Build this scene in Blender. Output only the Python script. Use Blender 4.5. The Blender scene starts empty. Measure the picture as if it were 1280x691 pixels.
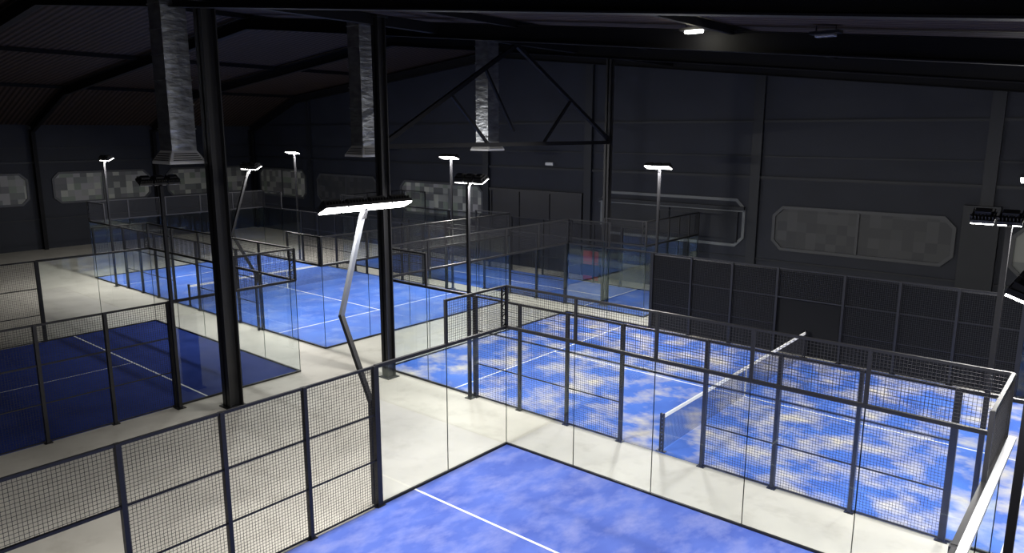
import bpy, math, random
import numpy as np
from mathutils import Vector, Matrix
random.seed(4)
S = bpy.context.scene
try:
    S.view_settings.view_transform = 'Standard'
    S.view_settings.look = 'None'
except Exception as e:
    print(e)

# ------------------------------------------------------------------ camera (fitted to surveyed court corners)
def cam_axes(yaw, pitch, roll):
    f = np.array([-math.sin(yaw)*math.cos(pitch), math.cos(yaw)*math.cos(pitch), -math.sin(pitch)])
    r = np.array([math.cos(yaw), math.sin(yaw), 0.0])
    u = np.cross(r, f)
    r2 = r*math.cos(roll)+u*math.sin(roll)
    u2 = -r*math.sin(roll)+u*math.cos(roll)
    return f, r2, u2
PTS = [((0,0,0),(633,557)),((0,0,3),(632,409)),((0,0,4),(632,359)),((10,0,4),(1272,469)),((10,0,3),(1248,543)),
 ((0,-4,0),(477,627)),((0,-4,3),(472,461)),((0,-8.9,3),(155,555)),((3.1,2,0),(822,565)),((3.1,12,.92),(1010,419)),
 ((-6.9,2,0),(497,460)),((9.1,2,0),(1172,668)),((9.1,2,3),(1205,487)),((-8.8,-4,0),(222,510)),((-8.8,-4,3),(205,376)),
 ((-8.8,0,0),(370,466)),((-18.8,0,0),(200,400)),((-2.9,12,3),(815,317)),((-6.9,12,0),(708,388))]
def proj(p, P):
    f,r,u = cam_axes(p[3],p[4],p[5])
    d = np.array(P)-p[:3]
    z = d@f
    return np.array([640+p[6]*(d@r)/z, 345.5-p[6]*(d@u)/z])
def resid(p):
    return np.concatenate([proj(p,P)-np.array(q) for P,q in PTS])
p = np.array([11.4,-13.7,7.73,math.radians(39.8),math.radians(11.17),0.0,965.0])
for it in range(30):
    r0 = resid(p); J = np.zeros((len(r0),7))
    for i in range(7):
        h = 1e-4*max(1,abs(p[i])); q = p.copy(); q[i]+=h
        J[:,i] = (resid(q)-r0)/h
    A = J.T@J
    p = p - np.linalg.solve(A+1e-6*np.diag(np.diag(A)), J.T@r0)
cd = bpy.data.cameras.new("camera"); cam = bpy.data.objects.new("camera", cd)
S.collection.objects.link(cam); S.camera = cam
f,r,u = cam_axes(p[3],p[4],p[5])
M = Matrix(((r[0],u[0],-f[0],p[0]),(r[1],u[1],-f[1],p[1]),(r[2],u[2],-f[2],p[2]),(0,0,0,1)))
cam.matrix_world = M
cd.sensor_fit='HORIZONTAL'; cd.sensor_width=36; cd.lens = 36*p[6]/1280; cd.clip_start=.05; cd.clip_end=300

# ------------------------------------------------------------------ materials
def mat(name, col, rough=.6, metal=0.0, emis=None, estr=0, spec=None):
    m = bpy.data.materials.new(name); m.use_nodes=True
    b = m.node_tree.nodes['Principled BSDF']
    b.inputs['Base Color'].default_value=(*col,1); b.inputs['Roughness'].default_value=rough
    b.inputs['Metallic'].default_value=metal
    if spec is not None: b.inputs['Specular IOR Level'].default_value=spec
    if emis: b.inputs['Emission Color'].default_value=(*emis,1); b.inputs['Emission Strength'].default_value=estr
    return m
def noisy(name, c1, c2, scale, lo=.35, hi=.65, rough=.7, detail=4, bump=0, metal=0, dist=0, stretch=(1,1,1), rot=0, c3=None, scale3=.3, lo3=.45, hi3=.6, spec=None, det3=6):
    m = mat(name, c1, rough, metal, spec=spec); nt=m.node_tree; N=nt.nodes; L=nt.links; b=N['Principled BSDF']
    tc=N.new('ShaderNodeTexCoord'); mp=N.new('ShaderNodeMapping'); mp.inputs['Scale'].default_value=stretch; mp.inputs['Rotation'].default_value=(0,0,rot)
    L.new(tc.outputs['Object'],mp.inputs['Vector'])
    n=N.new('ShaderNodeTexNoise'); n.inputs['Scale'].default_value=scale; n.inputs['Detail'].default_value=detail; n.inputs['Distortion'].default_value=dist
    L.new(mp.outputs[0],n.inputs['Vector'])
    r=N.new('ShaderNodeValToRGB'); r.color_ramp.elements[0].position=lo; r.color_ramp.elements[1].position=hi
    r.color_ramp.elements[0].color=(*c1,1); r.color_ramp.elements[1].color=(*c2,1)
    L.new(n.outputs['Fac'],r.inputs[0]); out=r.outputs[0]
    if c3:
        n3=N.new('ShaderNodeTexNoise'); n3.inputs['Scale'].default_value=scale3; n3.inputs['Detail'].default_value=det3; n3.inputs['Roughness'].default_value=.6
        L.new(mp.outputs[0],n3.inputs['Vector'])
        mr=N.new('ShaderNodeMapRange'); mr.inputs['From Min'].default_value=lo3; mr.inputs['From Max'].default_value=hi3
        L.new(n3.outputs['Fac'],mr.inputs[0])
        mx=N.new('ShaderNodeMix'); mx.data_type='RGBA'; L.new(mr.outputs[0],mx.inputs[0]); L.new(out,mx.inputs[6]); mx.inputs[7].default_value=(*c3,1)
        out=mx.outputs[2]
    L.new(out,b.inputs['Base Color'])
    if bump:
        bp=N.new('ShaderNodeBump'); bp.inputs['Strength'].default_value=bump; bp.inputs['Distance'].default_value=.05; L.new(n.outputs['Fac'],bp.inputs['Height']); L.new(bp.outputs[0],b.inputs['Normal'])
    return m
M_steel = mat("black_powder_coat",(.012,.012,.014),.45,.2)
M_wire = mat("black_wire",(.014,.014,.016),.5)
M_grey = mat("galvanised_pole",(.26,.275,.30),.4,.5)
M_white= mat("white_line_paint",(.85,.87,.9),.7)
M_tape = mat("white_net_tape",(.85,.85,.83),.7)
M_cap = mat("aluminium_cap",(.45,.46,.48),.4,.3)
M_edge = mat("glass_edge",(.40,.55,.52),.3)
M_led = mat("led_lens",(1,1,1),.4,0,(1,.98,.93),18)
M_ledoff = mat("led_lens_off",(.25,.25,.27),.2)
M_conc = noisy("polished_concrete",(.47,.45,.405),(.59,.565,.51),.55,.3,.7,.5,7,c3=(.39,.365,.32),scale3=1.4,lo3=.52,hi3=.85)
M_turfA= noisy("sanded_blue_turf",(.035,.11,.50),(.055,.17,.66),1.0,.3,.7,.9,5,c3=(.58,.54,.48),scale3=.8,lo3=.45,hi3=.68,stretch=(1,1.1,1),rot=.3,det3=4)
M_turfB= noisy("blue_turf_light_sand",(.050,.092,.40),(.085,.145,.52),.8,.3,.7,.9,6,c3=(.25,.28,.55),scale3=1.1,lo3=.45,hi3=.85,stretch=(1,1.6,1),rot=.6)
M_turfC= noisy("blue_turf",(.045,.12,.52),(.065,.18,.66),.6,.3,.7,.9,6,c3=(.27,.36,.66),scale3=.9,lo3=.5,hi3=.9)
M_turfD= noisy("unlit_blue_turf",(.016,.034,.20),(.022,.048,.26),.6,.3,.7,.95,6,c3=(.035,.06,.28),scale3=.9,lo3=.5,hi3=.9,spec=.1)  # blue turf with the dimness of the unlit court put into its colour
M_wall = noisy("charcoal_wall",(.0098,.0122,.0215),(.0140,.0170,.0285),.6,.3,.7,.6,4,spec=.35)
M_trim = mat("dark_trim",(.009,.011,.017),.5,spec=.4)
M_frame= mat("grey_frame",(.045,.048,.056),.45)
M_lframe= mat("pale_frame",(.12,.13,.14),.4)
M_beam = mat("dark_beam",(.006,.006,.008),.6,spec=.15)
M_backing = mat("dark_wall_slats",(.005,.0057,.009),.6,spec=.2)
M_duct = noisy("galvanised_duct",(.24,.25,.27),(.42,.44,.47),2.5,.3,.7,.38,3,bump=.8,metal=.9,stretch=(1,1,2.5))
M_diff = mat("white_diffuser",(.5,.5,.5),.4)
M_red = mat("red_panel",(.35,.02,.02),.4); M_black=mat("black_plastic",(.012,.012,.016),.4)

def roofmat():
    m = mat("corrugated_roof",(.03,.025,.033),.6,.0); nt=m.node_tree;N=nt.nodes;L=nt.links
    N['Principled BSDF'].inputs['Specular IOR Level'].default_value=.12
    tc=N.new('ShaderNodeTexCoord'); w=N.new('ShaderNodeTexWave'); w.bands_direction='Y'; w.inputs['Scale'].default_value=1.1
    L.new(tc.outputs['Object'],w.inputs['Vector'])
    r=N.new('ShaderNodeValToRGB'); r.color_ramp.elements[0].color=(.014,.010,.009,1); r.color_ramp.elements[1].color=(.066,.046,.040,1)
    L.new(w.outputs['Fac'],r.inputs[0]); L.new(r.outputs[0],N['Principled BSDF'].inputs['Base Color'])
    b=N.new('ShaderNodeBump'); b.inputs['Strength'].default_value=.6; b.inputs['Distance'].default_value=.06
    L.new(w.outputs['Fac'],b.inputs['Height']); L.new(b.outputs[0],N['Principled BSDF'].inputs['Normal'])
    return m
M_roof=roofmat()
def glassmat():
    m=bpy.data.materials.new("tempered_glass"); m.use_nodes=True; nt=m.node_tree;N=nt.nodes;L=nt.links
    N.remove(N['Principled BSDF']); o=N['Material Output']
    t=N.new('ShaderNodeBsdfTransparent'); t.inputs[0].default_value=(.94,.968,.962,1)
    g=N.new('ShaderNodeBsdfGlossy'); g.inputs['Roughness'].default_value=.02; g.inputs[0].default_value=(.9,1,.98,1)
    lw=N.new('ShaderNodeLayerWeight'); lw.inputs[0].default_value=.5
    pw=N.new('ShaderNodeMath'); pw.operation='POWER'; pw.inputs[1].default_value=4.8
    ma=N.new('ShaderNodeMath'); ma.operation='MULTIPLY_ADD'; ma.inputs[1].default_value=.9; ma.inputs[2].default_value=.065
    L.new(lw.outputs['Facing'],pw.inputs[0]); L.new(pw.outputs[0],ma.inputs[0])
    mx=N.new('ShaderNodeMixShader'); L.new(ma.outputs[0],mx.inputs[0]); L.new(t.outputs[0],mx.inputs[1]); L.new(g.outputs[0],mx.inputs[2])
    L.new(mx.outputs[0],o.inputs[0]); return m
M_glass=glassmat()
def tilemat(name,cols,rough=.5):
    m=mat(name,cols[0],rough); nt=m.node_tree;N=nt.nodes;L=nt.links
    tc=N.new('ShaderNodeTexCoord')
    sc=N.new('ShaderNodeVectorMath'); sc.operation='SCALE'; sc.inputs['Scale'].default_value=1/.42
    ad=N.new('ShaderNodeVectorMath'); ad.operation='ADD'; ad.inputs[1].default_value=(.1,.5,.1)
    fl=N.new('ShaderNodeVectorMath'); fl.operation='FLOOR'
    wn=N.new('ShaderNodeTexWhiteNoise'); wn.noise_dimensions='3D'
    L.new(tc.outputs['Object'],sc.inputs[0]); L.new(sc.outputs[0],ad.inputs[0]); L.new(ad.outputs[0],fl.inputs[0]); L.new(fl.outputs[0],wn.inputs['Vector'])
    r=N.new('ShaderNodeValToRGB'); r.color_ramp.interpolation='CONSTANT'
    r.color_ramp.elements[0].color=(*cols[0],1); r.color_ramp.elements[1].position=1/len(cols); r.color_ramp.elements[1].color=(*cols[1],1)
    for i,c in enumerate(cols[2:]):
        e=r.color_ramp.elements.new((i+2)/len(cols)); e.color=(*c,1)
    L.new(wn.outputs['Value'],r.inputs[0]); L.new(r.outputs[0],N['Principled BSDF'].inputs['Base Color'])
    return m
M_tile=tilemat("mosaic_tiles",[(.13,.14,.14),(.22,.23,.22),(.09,.095,.10),(.32,.33,.30),(.16,.19,.16),(.25,.25,.26),(.11,.11,.12)])
M_tiled=tilemat("dark_mosaic_tiles",[(.022,.024,.03),(.034,.036,.041),(.026,.028,.033),(.042,.044,.05)])

# ------------------------------------------------------------------ mesh builder
class MB:
    def __init__(s): s.v=[]; s.f=[]
    def add(s,vs,fs):
        o=len(s.v); s.v+= [tuple(x) for x in vs]; s.f += [tuple(i+o for i in q) for q in fs]
    def box(s,a,b):
        x0,y0,z0=[min(a[i],b[i]) for i in range(3)]; x1,y1,z1=[max(a[i],b[i]) for i in range(3)]
        s.add([(x0,y0,z0),(x1,y0,z0),(x1,y1,z0),(x0,y1,z0),(x0,y0,z1),(x1,y0,z1),(x1,y1,z1),(x0,y1,z1)],
              [(0,3,2,1),(4,5,6,7),(0,1,5,4),(1,2,6,5),(2,3,7,6),(3,0,4,7)])
    def beam(s,a,b,w,h=None,up=(0,0,1)):
        a=Vector(a);b=Vector(b);h=h or w; d=(b-a)
        if d.length<1e-6: return
        d.normalize(); up=Vector(up)
        if abs(d.dot(up))>.99: up=Vector((0,1,0))
        r=d.cross(up).normalized(); uu=r.cross(d)
        o=[-r*w/2-uu*h/2, r*w/2-uu*h/2, r*w/2+uu*h/2, -r*w/2+uu*h/2]
        s.add([a+k for k in o]+[b+k for k in o],[(3,2,1,0),(4,5,6,7),(0,1,5,4),(1,2,6,5),(2,3,7,6),(3,0,4,7)])
    def quad(s,a,b,c,d): s.add([a,b,c,d],[(0,1,2,3)])
    def obj(s,name,m,parent=None,bevel=0):
        me=bpy.data.meshes.new(name); me.from_pydata(s.v,[],s.f); me.update()
        o=bpy.data.objects.new(name,me); S.collection.objects.link(o); me.materials.append(m)
        if parent: o.parent=parent
        if bevel:
            bm=o.modifiers.new("bevel",'BEVEL'); bm.width=bevel; bm.segments=2
        return o
def empty(name,loc=(0,0,0),rot=0):
    e=bpy.data.objects.new(name,None); S.collection.objects.link(e); e.location=loc; e.rotation_euler=(0,0,rot); e.empty_display_size=.3; return e
def wiremesh(mb,a,b,z0,z1,pitch=.06,t=.0055):
    a=Vector((a[0],a[1],0)); b=Vector((b[0],b[1],0)); L=(b-a).length; d=(b-a)/L
    n=max(1,round(L/pitch))
    nrm=Vector((-d.y,d.x,0))*t/2
    for i in range(n+1):
        c=a+d*(L*i/n); e=d*t/2
        q=[c-e-nrm,c+e-nrm,c+e+nrm,c-e+nrm]
        mb.add([(k.x,k.y,z0) for k in q]+[(k.x,k.y,z1) for k in q],[(0,1,5,4),(1,2,6,5),(2,3,7,6),(3,0,4,7)])
    m=max(1,round((z1-z0)/pitch))
    for j in range(m+1):
        z=z0+(z1-z0)*j/m
        p=[a-nrm,a+nrm,b+nrm,b-nrm]
        zz=[z-t/2,z+t/2]
        vs=[(p[0].x,p[0].y,zz[0]),(p[1].x,p[1].y,zz[0]),(p[1].x,p[1].y,zz[1]),(p[0].x,p[0].y,zz[1]),
            (p[3].x,p[3].y,zz[0]),(p[2].x,p[2].y,zz[0]),(p[2].x,p[2].y,zz[1]),(p[3].x,p[3].y,zz[1])]
        mb.add(vs,[(0,1,5,4),(1,2,6,5),(2,3,7,6),(3,0,4,7)])

# ------------------------------------------------------------------ padel court
def court(loc,rot,turf,backing=False,halfw=5.0,net=True):
    e=empty("padel_court",loc,rot)
    t=MB(); t.box((-10,-halfw,0.0),(10,halfw,.015)); t.obj("blue_turf",turf,e)
    l=MB()
    for sx in(-1,1):
        l.box((sx*6.95-.025,-halfw,.015),(sx*6.95+.025,halfw,.019))
    l.box((-6.95,-.025,.015),(6.95,.025,.0185)); l.obj("court_lines",M_white,e)
    st=MB(); wi=MB(); gl=MB(); ed=MB()
    W=halfw+.04
    def gpanel(a,b,z1):
        ax,ay=a;bx,by=b; L=math.hypot(bx-ax,by-ay); dx=(bx-ax)/L;dy=(by-ay)/L; g=.006
        gl.quad((ax+dx*g,ay+dy*g,.03),(bx-dx*g,by-dy*g,.03),(bx-dx*g,by-dy*g,z1),(ax+dx*g,ay+dy*g,z1))
        for (px,py) in (a,b): ed.beam((px,py,.03),(px,py,z1),.014,.014)
    for sx in(-1,1):
        X=sx*10.03
        n=5
        for i in range(n):
            y0=-W+2*W*i/n; y1=-W+2*W*(i+1)/n
            gpanel((X,y0),(X,y1),2.98)
            st.beam((X,y0,3),(X,y0,4.0),.06); 
        st.beam((X,W,3),(X,W,4),.06)
        st.beam((X,-W,3.0),(X,W,3.0),.07,.07); st.beam((X,-W,4.0),(X,W,4.0),.05,.05); st.beam((X,-W,.03),(X,W,.03),.05,.05)
        wiremesh(wi,(X,-W),(X,W),3.03,3.98)
        for sy in(-1,1):
            Y=sy*W
            gpanel((X,Y),(sx*8,Y),2.98); gpanel((sx*8,Y),(sx*6,Y),2.98)
            st.beam((X,Y,3.0),(sx*6,Y,3.0),.07,.07); st.beam((X,Y,4),(sx*8,Y,4),.05,.05); st.beam((sx*8,Y,3),(sx*8,Y,4.02),.06)
            st.beam((X,Y,.03),(sx*6,Y,.03),.05,.05)
            wiremesh(wi,(X,Y),(sx*8,Y),3.03,3.98)
            for k in range(8):
                za=3.0+.125*k
                st.beam((sx*9.86,Y,za),(X,Y,za+.125) if k%2==0 else (X,Y,za),.02) 
                st.beam((sx*9.86,Y,za+.125 if k%2 else za),(X,Y,za if k%2 else za+.125),.02)
            st.beam((sx*9.86,Y,3),(sx*9.86,Y,4),.035)
            xs=[6,4.35,2.75,1.1]
            for k,xx in enumerate(xs):
                w=.12 if k==0 else .075
                st.box((sx*xx-w/2,Y-.05,0),(sx*xx+w/2,Y+.05,3.02))
                st.box((sx*xx-w/2-.05,Y-.09,0),(sx*xx+w/2+.05,Y+.09,.02))
            for k in range(3):
                a=sx*xs[k]; b=sx*xs[k+1]
                wiremesh(wi,(a,Y),(b,Y),.06,2.98)
                for zz in(.05,1.02,2.0): st.beam((a,Y,zz),(b,Y,zz),.028,.028)
                st.beam((a,Y,3),(b,Y,3),.05,.05)
    for sy in(-1,1):
        Y=sy*W
        wiremesh(wi,(-1.1,Y),(1.1,Y),2.0,2.98); st.beam((-1.1,Y,2),(1.1,Y,2),.05,.05); st.beam((-1.1,Y,3),(1.1,Y,3),.05,.05)
    st.obj("steel_frame",M_steel,e); wi.obj("wire_mesh",M_wire,e); gl.obj("glass_panels",M_glass,e); ed.obj("glass_edges",M_edge,e)
    if backing:  # added dark slats, standing in for the dark wall behind the mesh
        sc=MB(); n=60
        for i in range(n):
            z=.03+i*(2.93/n)
            sc.add([(-6,W+.07,z),(10,W+.07,z),(10,W+.10,z+2.93/n),(-6,W+.10,z+2.93/n)],[(0,1,2,3)])
        sc.obj("dark_wall_standin",M_backing,e)
    if net:
        ne=empty("padel_net",loc,rot)
        nm=MB(); wiremesh(nm,(0,-halfw+.1),(0,halfw-.1),.05,.86,.055,.005); nm.obj("net_mesh",M_wire,ne)
        tp=MB(); tp.box((-.02,-halfw+.08,.85),(.02,halfw-.08,.93)); tp.box((-.012,-.025,.02),(.012,.025,.86)); tp.obj("net_tape",M_tape,ne)
        po=MB()
        for sy in(-1,1):
            y=sy*(halfw-.06)
            po.box((-.05,y-.03,0.015),(-.02,y+.03,.98)); po.box((.02,y-.03,.015),(.05,y+.03,.98)); po.box((-.12,y-.05,.015),(.12,y+.05,.035)); po.box((-.05,y-.03,.95),(.05,y+.03,.98))
            for k in range(9):
                po.beam((-.03,y,.05+k*.1),(.03,y,.15+k*.1),.02); po.beam((.03,y,.05+k*.1),(-.03,y,.15+k*.1),.02)
        po.obj("net_posts",M_steel,ne)
    return e
court((3.1,7,0),0,M_turfA,backing=True)
court((5,-10.05,0),math.pi/2,M_turfB)
court((-20.3,7.1,0),0,M_turfC)
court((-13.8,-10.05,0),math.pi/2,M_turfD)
court((-14.0,15.7,0),0,M_turfC,halfw=2.3,net=False)

# ------------------------------------------------------------------ floodlights
def flood(x,y,ang,bent=False,on=True,ln=1.1,H=6.3,power=640,th=28,shaft=None):
    """local +X points into the court"""
    e=empty("floodlight_pole",(x,y,0),ang)
    po=MB()
    if bent:
        lo=MB(); lo.beam((-.08,0,1.9),(-.08,0,2.3),.10); lo.beam((-.08,0,2.2),(-.95,0,3.9),.09); lo.beam((-.10,0,.0),(-.10,0,2.3),.08); lo.obj("pole_lower",M_steel,e)
        po.beam((-.95,0,3.85),(-.12,0,H-.12),.085)
    else:
        po.beam((-.12,0,0),(-.12,0,H-.12),.085)
        po.box((-.22,-.12,0),(-.02,.12,.02))
    po.obj("pole_shaft",shaft or M_steel,e)
    hd=MB(); le=MB(); n=3 if ln<1.5 else 4
    T=math.radians(th); Rm=Matrix.Rotation(-T,3,'Y')
    c=Vector((0,0,H))
    def tr(v): return c+Rm@Vector(v)
    def rbox(mb,a,b):
        t=MB(); t.box(a,b); mb.add([tr(v) for v in t.v],t.f)
    w=ln/n
    for i in range(n):
        y0=-ln/2+i*w+.02; y1=y0+w-.04
        rbox(hd,(-.15,y0,-.03),(.15,y1,.03))
        for k in range(7):
            yy=y0+(y1-y0)*(k+.5)/7; rbox(hd,(-.13,yy-.008,.03),(.13,yy+.008,.10))
        rbox(hd,(-.06,y0+.06,.08),(.06,y1-.06,.15))
        rbox(le,(-.14,y0+.01,-.055),(.14,y1-.01,-.030))
    rbox(hd,(-.04,-ln/2,-.0),(.0,ln/2,.05))
    hd.beam((-.12,0,H-.25),(-.02,0,H+.02),.08)
    hd.obj("lamp_housing",M_steel,e); le.obj("led_panel",M_led if on else M_ledoff,e)
    if on:
        ld=bpy.data.lights.new("led_light",'AREA'); ld.shape='RECTANGLE'; ld.size=.3; ld.size_y=ln; ld.energy=power; ld.color=(1,.975,.93)
        lo_=bpy.data.objects.new("led_light",ld); S.collection.objects.link(lo_); lo_.parent=e
        lo_.location=c+Rm@Vector((0,0,-.07)); lo_.rotation_euler=(0,-T,0)
PI=math.pi
flood(-2.95,1.88,PI/2); flood(9.55,1.88,PI/2,H=6.15,ln=1.2)
flood(-2.9,12.2,-PI/2,th=20); flood(9.1,12.2,-PI/2)
flood(-.1,-4.05,0,bent=True,ln=2.1,H=6.2,shaft=M_grey,th=24); flood(10.42,-4.15,PI,ln=1.2,H=6.05,th=20,shaft=M_beam)
flood(-.1,-16.05,0,bent=True,ln=1.6,H=6.2); flood(10.35,-16.05,PI,ln=1.6,H=6.2)
flood(-14.3,1.98,PI/2,bent=True,H=6.3); flood(-27.2,1.98,PI/2,H=6.3)
flood(-14.1,12.25,-PI/2,H=6.4,th=20); flood(-27,12.25,-PI/2,H=6.4,th=20)
flood(-8.68,-4.05,PI,on=False)

# ------------------------------------------------------------------ hall shell
X0,X1,Y0,Y1=-43.3,20.0,-26.0,19.5
prof=[(X0,8.0),(-37,10.2),(-17,12.2),(10,9.3),(X1,8.2)]
fl=MB(); fl.box((X0,Y0,-.2),(X1,Y1,0)); fl.obj("floor",M_conc)
rf=MB()
for a,b in zip(prof,prof[1:]):
    rf.add([(a[0],Y0,a[1]),(b[0],Y0,b[1]),(b[0],Y1,b[1]),(a[0],Y1,a[1]),(a[0],Y0,a[1]+.15),(b[0],Y0,b[1]+.15),(b[0],Y1,b[1]+.15),(a[0],Y1,a[1]+.15)],[(0,3,2,1),(4,5,6,7),(0,1,5,4),(2,3,7,6)])
rf.obj("ceiling",M_roof)
def gable(name,y,th):
    g=MB()
    pts=[(X0,0)]+prof+[(X1,0)]
    m=len(pts)
    g.add([(a,y,z) for a,z in pts]+[(a,y+th,z) for a,z in pts],[tuple(range(m)),tuple(range(2*m-1,m-1,-1))]+[(i,(i+1)%m,(i+1)%m+m,i+m) for i in range(m)])
    g.obj(name,M_wall)
gable("wall_north",Y1,.3); gable("wall_south",Y0,-.3)
w=MB(); w.box((X0-.3,Y0,0),(X0,Y1,8.0)); w.obj("wall_west",M_wall)
w=MB(); w.box((X1,Y0,0),(X1+.3,Y1,8.2)); w.obj("wall_east",M_wall)
def roofz(x):
    for a,b in zip(prof,prof[1:]):
        if a[0]<=x<=b[0]: return a[1]+(b[1]-a[1])*(x-a[0])/(b[0]-a[0])
    return 8
t=MB()
for z,h,d in((5.55,.12,.10),(8.0,.10,.08),(1.9,.08,.06),(6.5,.05,.05)):
    t.box((X0,Y1-d,z),(X1,Y1,z+h)); 
    if z<7.5: t.box((X0,Y0,z),(X0+d,Y1,z+h))
t.obj("trim_1",M_trim)
t=MB()
for x in(15.2,6.9,-2.0,-11,-18.2,-27.3,-35.6):
    t.box((x-.22,Y1-.18,0),(x+.22,Y1,roofz(x)-.3))
t.box((6.2,Y1-.35,0),(7.4,Y1,4.9))
t.obj("trim_2",M_trim)
for Y in(-18.5,-11,-3.6,3.9,11.5,19.2):
    e=empty("portal_frame",(0,Y,0))
    b=MB()
    q=[(X0+.25,0)]+[(X0+.25,7.7)]+[(-36.9,9.85),(-17,11.85),(10,8.95),(X1-.25,7.9),(X1-.25,0)]
    for a,c in zip(q,q[1:]):
        for off in(-.22,.22):
            d=Vector((c[0]-a[0],0,c[1]-a[1])).normalized(); n=Vector((-d.z,0,d.x))
            b.beam(Vector((a[0],0,a[1]))+n*off,Vector((c[0],0,c[1]))+n*off,.24,.03,up=n)
        b.beam((a[0],0,a[1]),(c[0],0,c[1]),.02,.44,up=Vector((-(c[1]-a[1]),0,c[0]-a[0])).normalized())
    b.obj("portal_beam",M_beam,e)
b=MB()
for x in(-37,-27,-17,-3,3.5,10):
    b.box((x-.05,Y0,roofz(x)-.2),(x+.05,Y1,roofz(x)-.02))
b.obj("roof_purlins",M_beam)
def pillar(x,y,w=.34):
    e=empty("steel_pillar",(x,y,0)); b=MB(); H=roofz(x)-.2
    b.box((-w/2,-w/2,0),(w/2,-w/2+.03,H)); b.box((-w/2,w/2-.03,0),(w/2,w/2,H)); b.box((-.03,-w/2,0),(.03,w/2,H)); 
    b.box((-w/2-.08,-w/2-.08,0),(w/2+.08,w/2+.08,.03)); b.box((-w/2-.06,-w/2-.06,H-.04),(w/2+.06,w/2+.06,H))
    b.obj("pillar_section",M_steel,e)
pillar(-7.6,-3.0,.40); pillar(-6.2,1.5,.30)
pillar(-6.45,14.2,.26)
e=empty("roof_truss",(-6.3,0,0)); b=MB()
b.beam((0,1.6,7.15),(0,14.1,7.15),.14,.14); 
b.beam((0,1.6,7.2),(0,7.85,10.6),.13); b.beam((0,14.1,7.2),(0,7.85,10.6),.13)
b.beam((0,6.3,7.2),(0,4.5,8.8),.09); b.beam((0,7.7,7.6),(0,6.2,9.7),.09)
b.beam((0,9.5,7.2),(0,11.2,8.8),.09)
b.beam((0,-26,10.75),(0,19.5,10.75),.2,.3)
b.obj("truss_members",M_beam,e)
def duct(x,y,z,w=.66):
    e=empty("ventilation_duct",(x,y,0)); b=MB(); H=roofz(x)-.05
    b.box((-w/2,-w/2,z+.3),(w/2,w/2,H))
    k=z+.9
    fl=MB()
    while k<H: 
        fl.box((-w/2-.02,-w/2-.02,k-.015),(w/2+.02,w/2+.02,k+.015)); k+=.62
    fl.obj("duct_flanges",M_duct,e)
    b.obj("duct_body",M_duct,e)
    d=MB(); W2=w/2+.16
    d.add([(-w/2,-w/2,z+.34),(w/2,-w/2,z+.34),(w/2,w/2,z+.34),(-w/2,w/2,z+.34),(-W2,-W2,z+.06),(W2,-W2,z+.06),(W2,W2,z+.06),(-W2,W2,z+.06)],[(0,4,5,1),(1,5,6,2),(2,6,7,3),(3,7,4,0)])
    d.box((-W2,-W2,z+.0),(W2,W2,z+.06))
    d.obj("diffuser_hood",M_diff,e)
    g=MB()
    g.box((-W2*.85,-W2*.85,z-.01),(W2*.85,W2*.85,z+.0))
    for s in(-1,1):
        for i in range(4):
            zz=z+.09+i*.055; ww=W2-(W2-w/2)*(zz-z-.06)/.28+.006
            g.box((-ww*.8,s*ww-.01,zz),(ww*.8,s*ww+.01,zz+.022)); g.box((s*ww-.01,-ww*.8,zz),(s*ww+.01,ww*.8,zz+.022))
    g.obj("diffuser_grille",M_black,e)
duct(-8.35,-3.6,6.75); duct(-8.0,2.3,6.8,.58); duct(-9.0,9.3,6.85,.64)

cnt=[0]
def wallpanel(a,b,z0,z1,wall,tile,frm,depth=.1,cc=.35,split=True,e=None):
    if e is None:
        cnt[0]+=1
        e=empty("window_%d"%cnt[0])
    def P(s,z,d):
        return (s,Y1-d,z) if wall=='N' else (X0+d,s,z)
    def ring(o):
        c=cc
        return [(a+c-o*.4,z0-o),(b-c+o*.4,z0-o),(b+o,z0+c-o*.4),(b+o,z1-c+o*.4),(b-c+o*.4,z1+o),(a+c-o*.4,z1+o),(a-o,z1-c+o*.4),(a-o,z0+c-o*.4)]
    g=MB(); r=ring(0); g.add([P(s,z,.03) for s,z in r],[tuple(range(8))]); g.obj("tile_panel",tile,e)
    f_=MB(); ri=ring(-.02); ro=ring(.11); n=8
    vs=[P(s,z,depth) for s,z in ri]+[P(s,z,depth) for s,z in ro]+[P(s,z,0.01) for s,z in ri]+[P(s,z,.01) for s,z in ro]
    fs=[]
    for i in range(n):
        j=(i+1)%n
        fs+=[(i,j,j+n,i+n),(i,i+2*n,j+2*n,j),(i+n,j+n,j+3*n,i+3*n)]
    f_.add(vs,fs)
    if split:
        m=(a+b)/2; q0=P(m-.05,z0,.03); q1=P(m+.05,z1,depth); f_.box(q0,q1)
    f_.obj("panel_frame",frm,e)
wallpanel(-1.0,5.9,2.55,4.3,'N',M_tiled,M_frame)
wallpanel(7.9,14.4,2.4,4.15,'N',M_tile,M_frame)
wallpanel(-25.7,-18.6,2.5,4.4,'N',M_tile,M_frame,split=False)
wallpanel(-34.8,-28.2,2.7,4.5,'N',M_tiled,M_frame)
wallpanel(-42.4,-36.4,2.75,4.7,'N',M_tile,M_frame)
wallpanel(12.4,18.6,3.0,4.85,'W',M_tile,M_frame); wallpanel(4.9,11.0,3.0,4.85,'W',M_tile,M_frame)
wallpanel(-2.7,3.3,3.0,4.85,'W',M_tile,M_frame)
d=MB(); d.box((-17.8,Y1-.1,0),(-11.4,Y1-.02,4.25))
for x in(-17.8,-15.7,-13.55,-11.4): d.box((x-.05,Y1-.16,0),(x+.05,Y1-.02,4.3))
d.box((-17.9,Y1-.2,4.25),(-11.3,Y1-.02,4.4)); d.obj("door_1",M_black)
e=empty("door_2")
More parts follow.
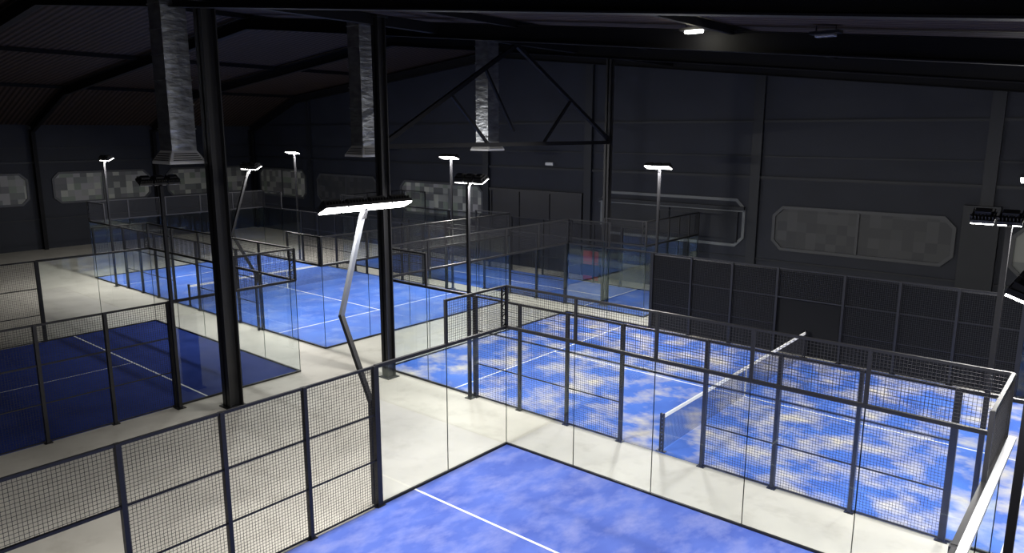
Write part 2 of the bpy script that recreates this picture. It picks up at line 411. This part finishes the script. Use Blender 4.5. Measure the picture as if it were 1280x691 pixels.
wallpanel(-10.1,-2.5,2.5,4.5,'N',M_wall,M_lframe,split=False,e=e,depth=.06)
d=MB(); d.box((-9.9,Y1-.14,2.6),(-6.2,Y1-.04,4.0)); d.box((-6.1,Y1-.14,2.6),(-2.7,Y1-.04,4.0)); d.box((-10.2,Y1-.22,4.1),(-2.4,Y1-.05,4.25)); d.obj("door_leaves",M_trim,e)
d=MB(); d.box((-10.2,Y1-.24,4.03),(-2.4,Y1-.2,4.08)); d.obj("door_rail",M_lframe,e)
j=MB(); j.box((-13.8,Y1-.15,5.8),(-13.3,Y1-.01,5.95)); j.obj("wall_box",M_cap)  # small unlit box on the wall
def highbay(x,y,on):
    e=empty("ceiling_light",(x,y,0)); b=MB(); z=roofz(x)-.24
    b.box((-.3,-.14,z+.06),(.3,.14,z+.12)); b.beam((-.2,0,z+.1),(-.2,0,roofz(x)),.02); b.beam((.2,0,z+.1),(.2,0,roofz(x)),.02); b.obj("fixture_body",M_steel,e)
    l=MB(); l.box((-.2,-.10,z+.0),(.2,.10,z+.06)); l.obj("fixture_lens",M_led if on else M_ledoff,e,.02)
    if on:
        ld=bpy.data.lights.new("bay_light",'POINT'); ld.shadow_soft_size=.1; ld.energy=22; ld.color=(1,.95,.7)
        o=bpy.data.objects.new("bay_light",ld); S.collection.objects.link(o); o.parent=e; o.location=(0,-.25,z-.08)
highbay(2.8,3.35,True); highbay(5.8,3.3,False)
c=MB(); c.box((10.09,-6,3.03),(10.19,-.2,3.09)); c.obj("handrail_cap",M_cap)
e=empty("vending_machine",(-9.9,18.6,0)); b=MB(); b.box((-.5,-.4,0.02),(.5,.4,1.7)); b.obj("cabinet",M_black,e,.03)
b=MB(); b.box((-.46,-.43,.9),(.46,-.39,1.6)); b.box((-.46,-.43,.1),(.46,-.39,.3)); b.obj("front_panel",M_red,e)
wd=bpy.data.worlds.new("world"); S.world=wd; wd.use_nodes=True
wd.node_tree.nodes['Background'].inputs[0].default_value=(.02,.025,.04,1); wd.node_tree.nodes['Background'].inputs[1].default_value=.5
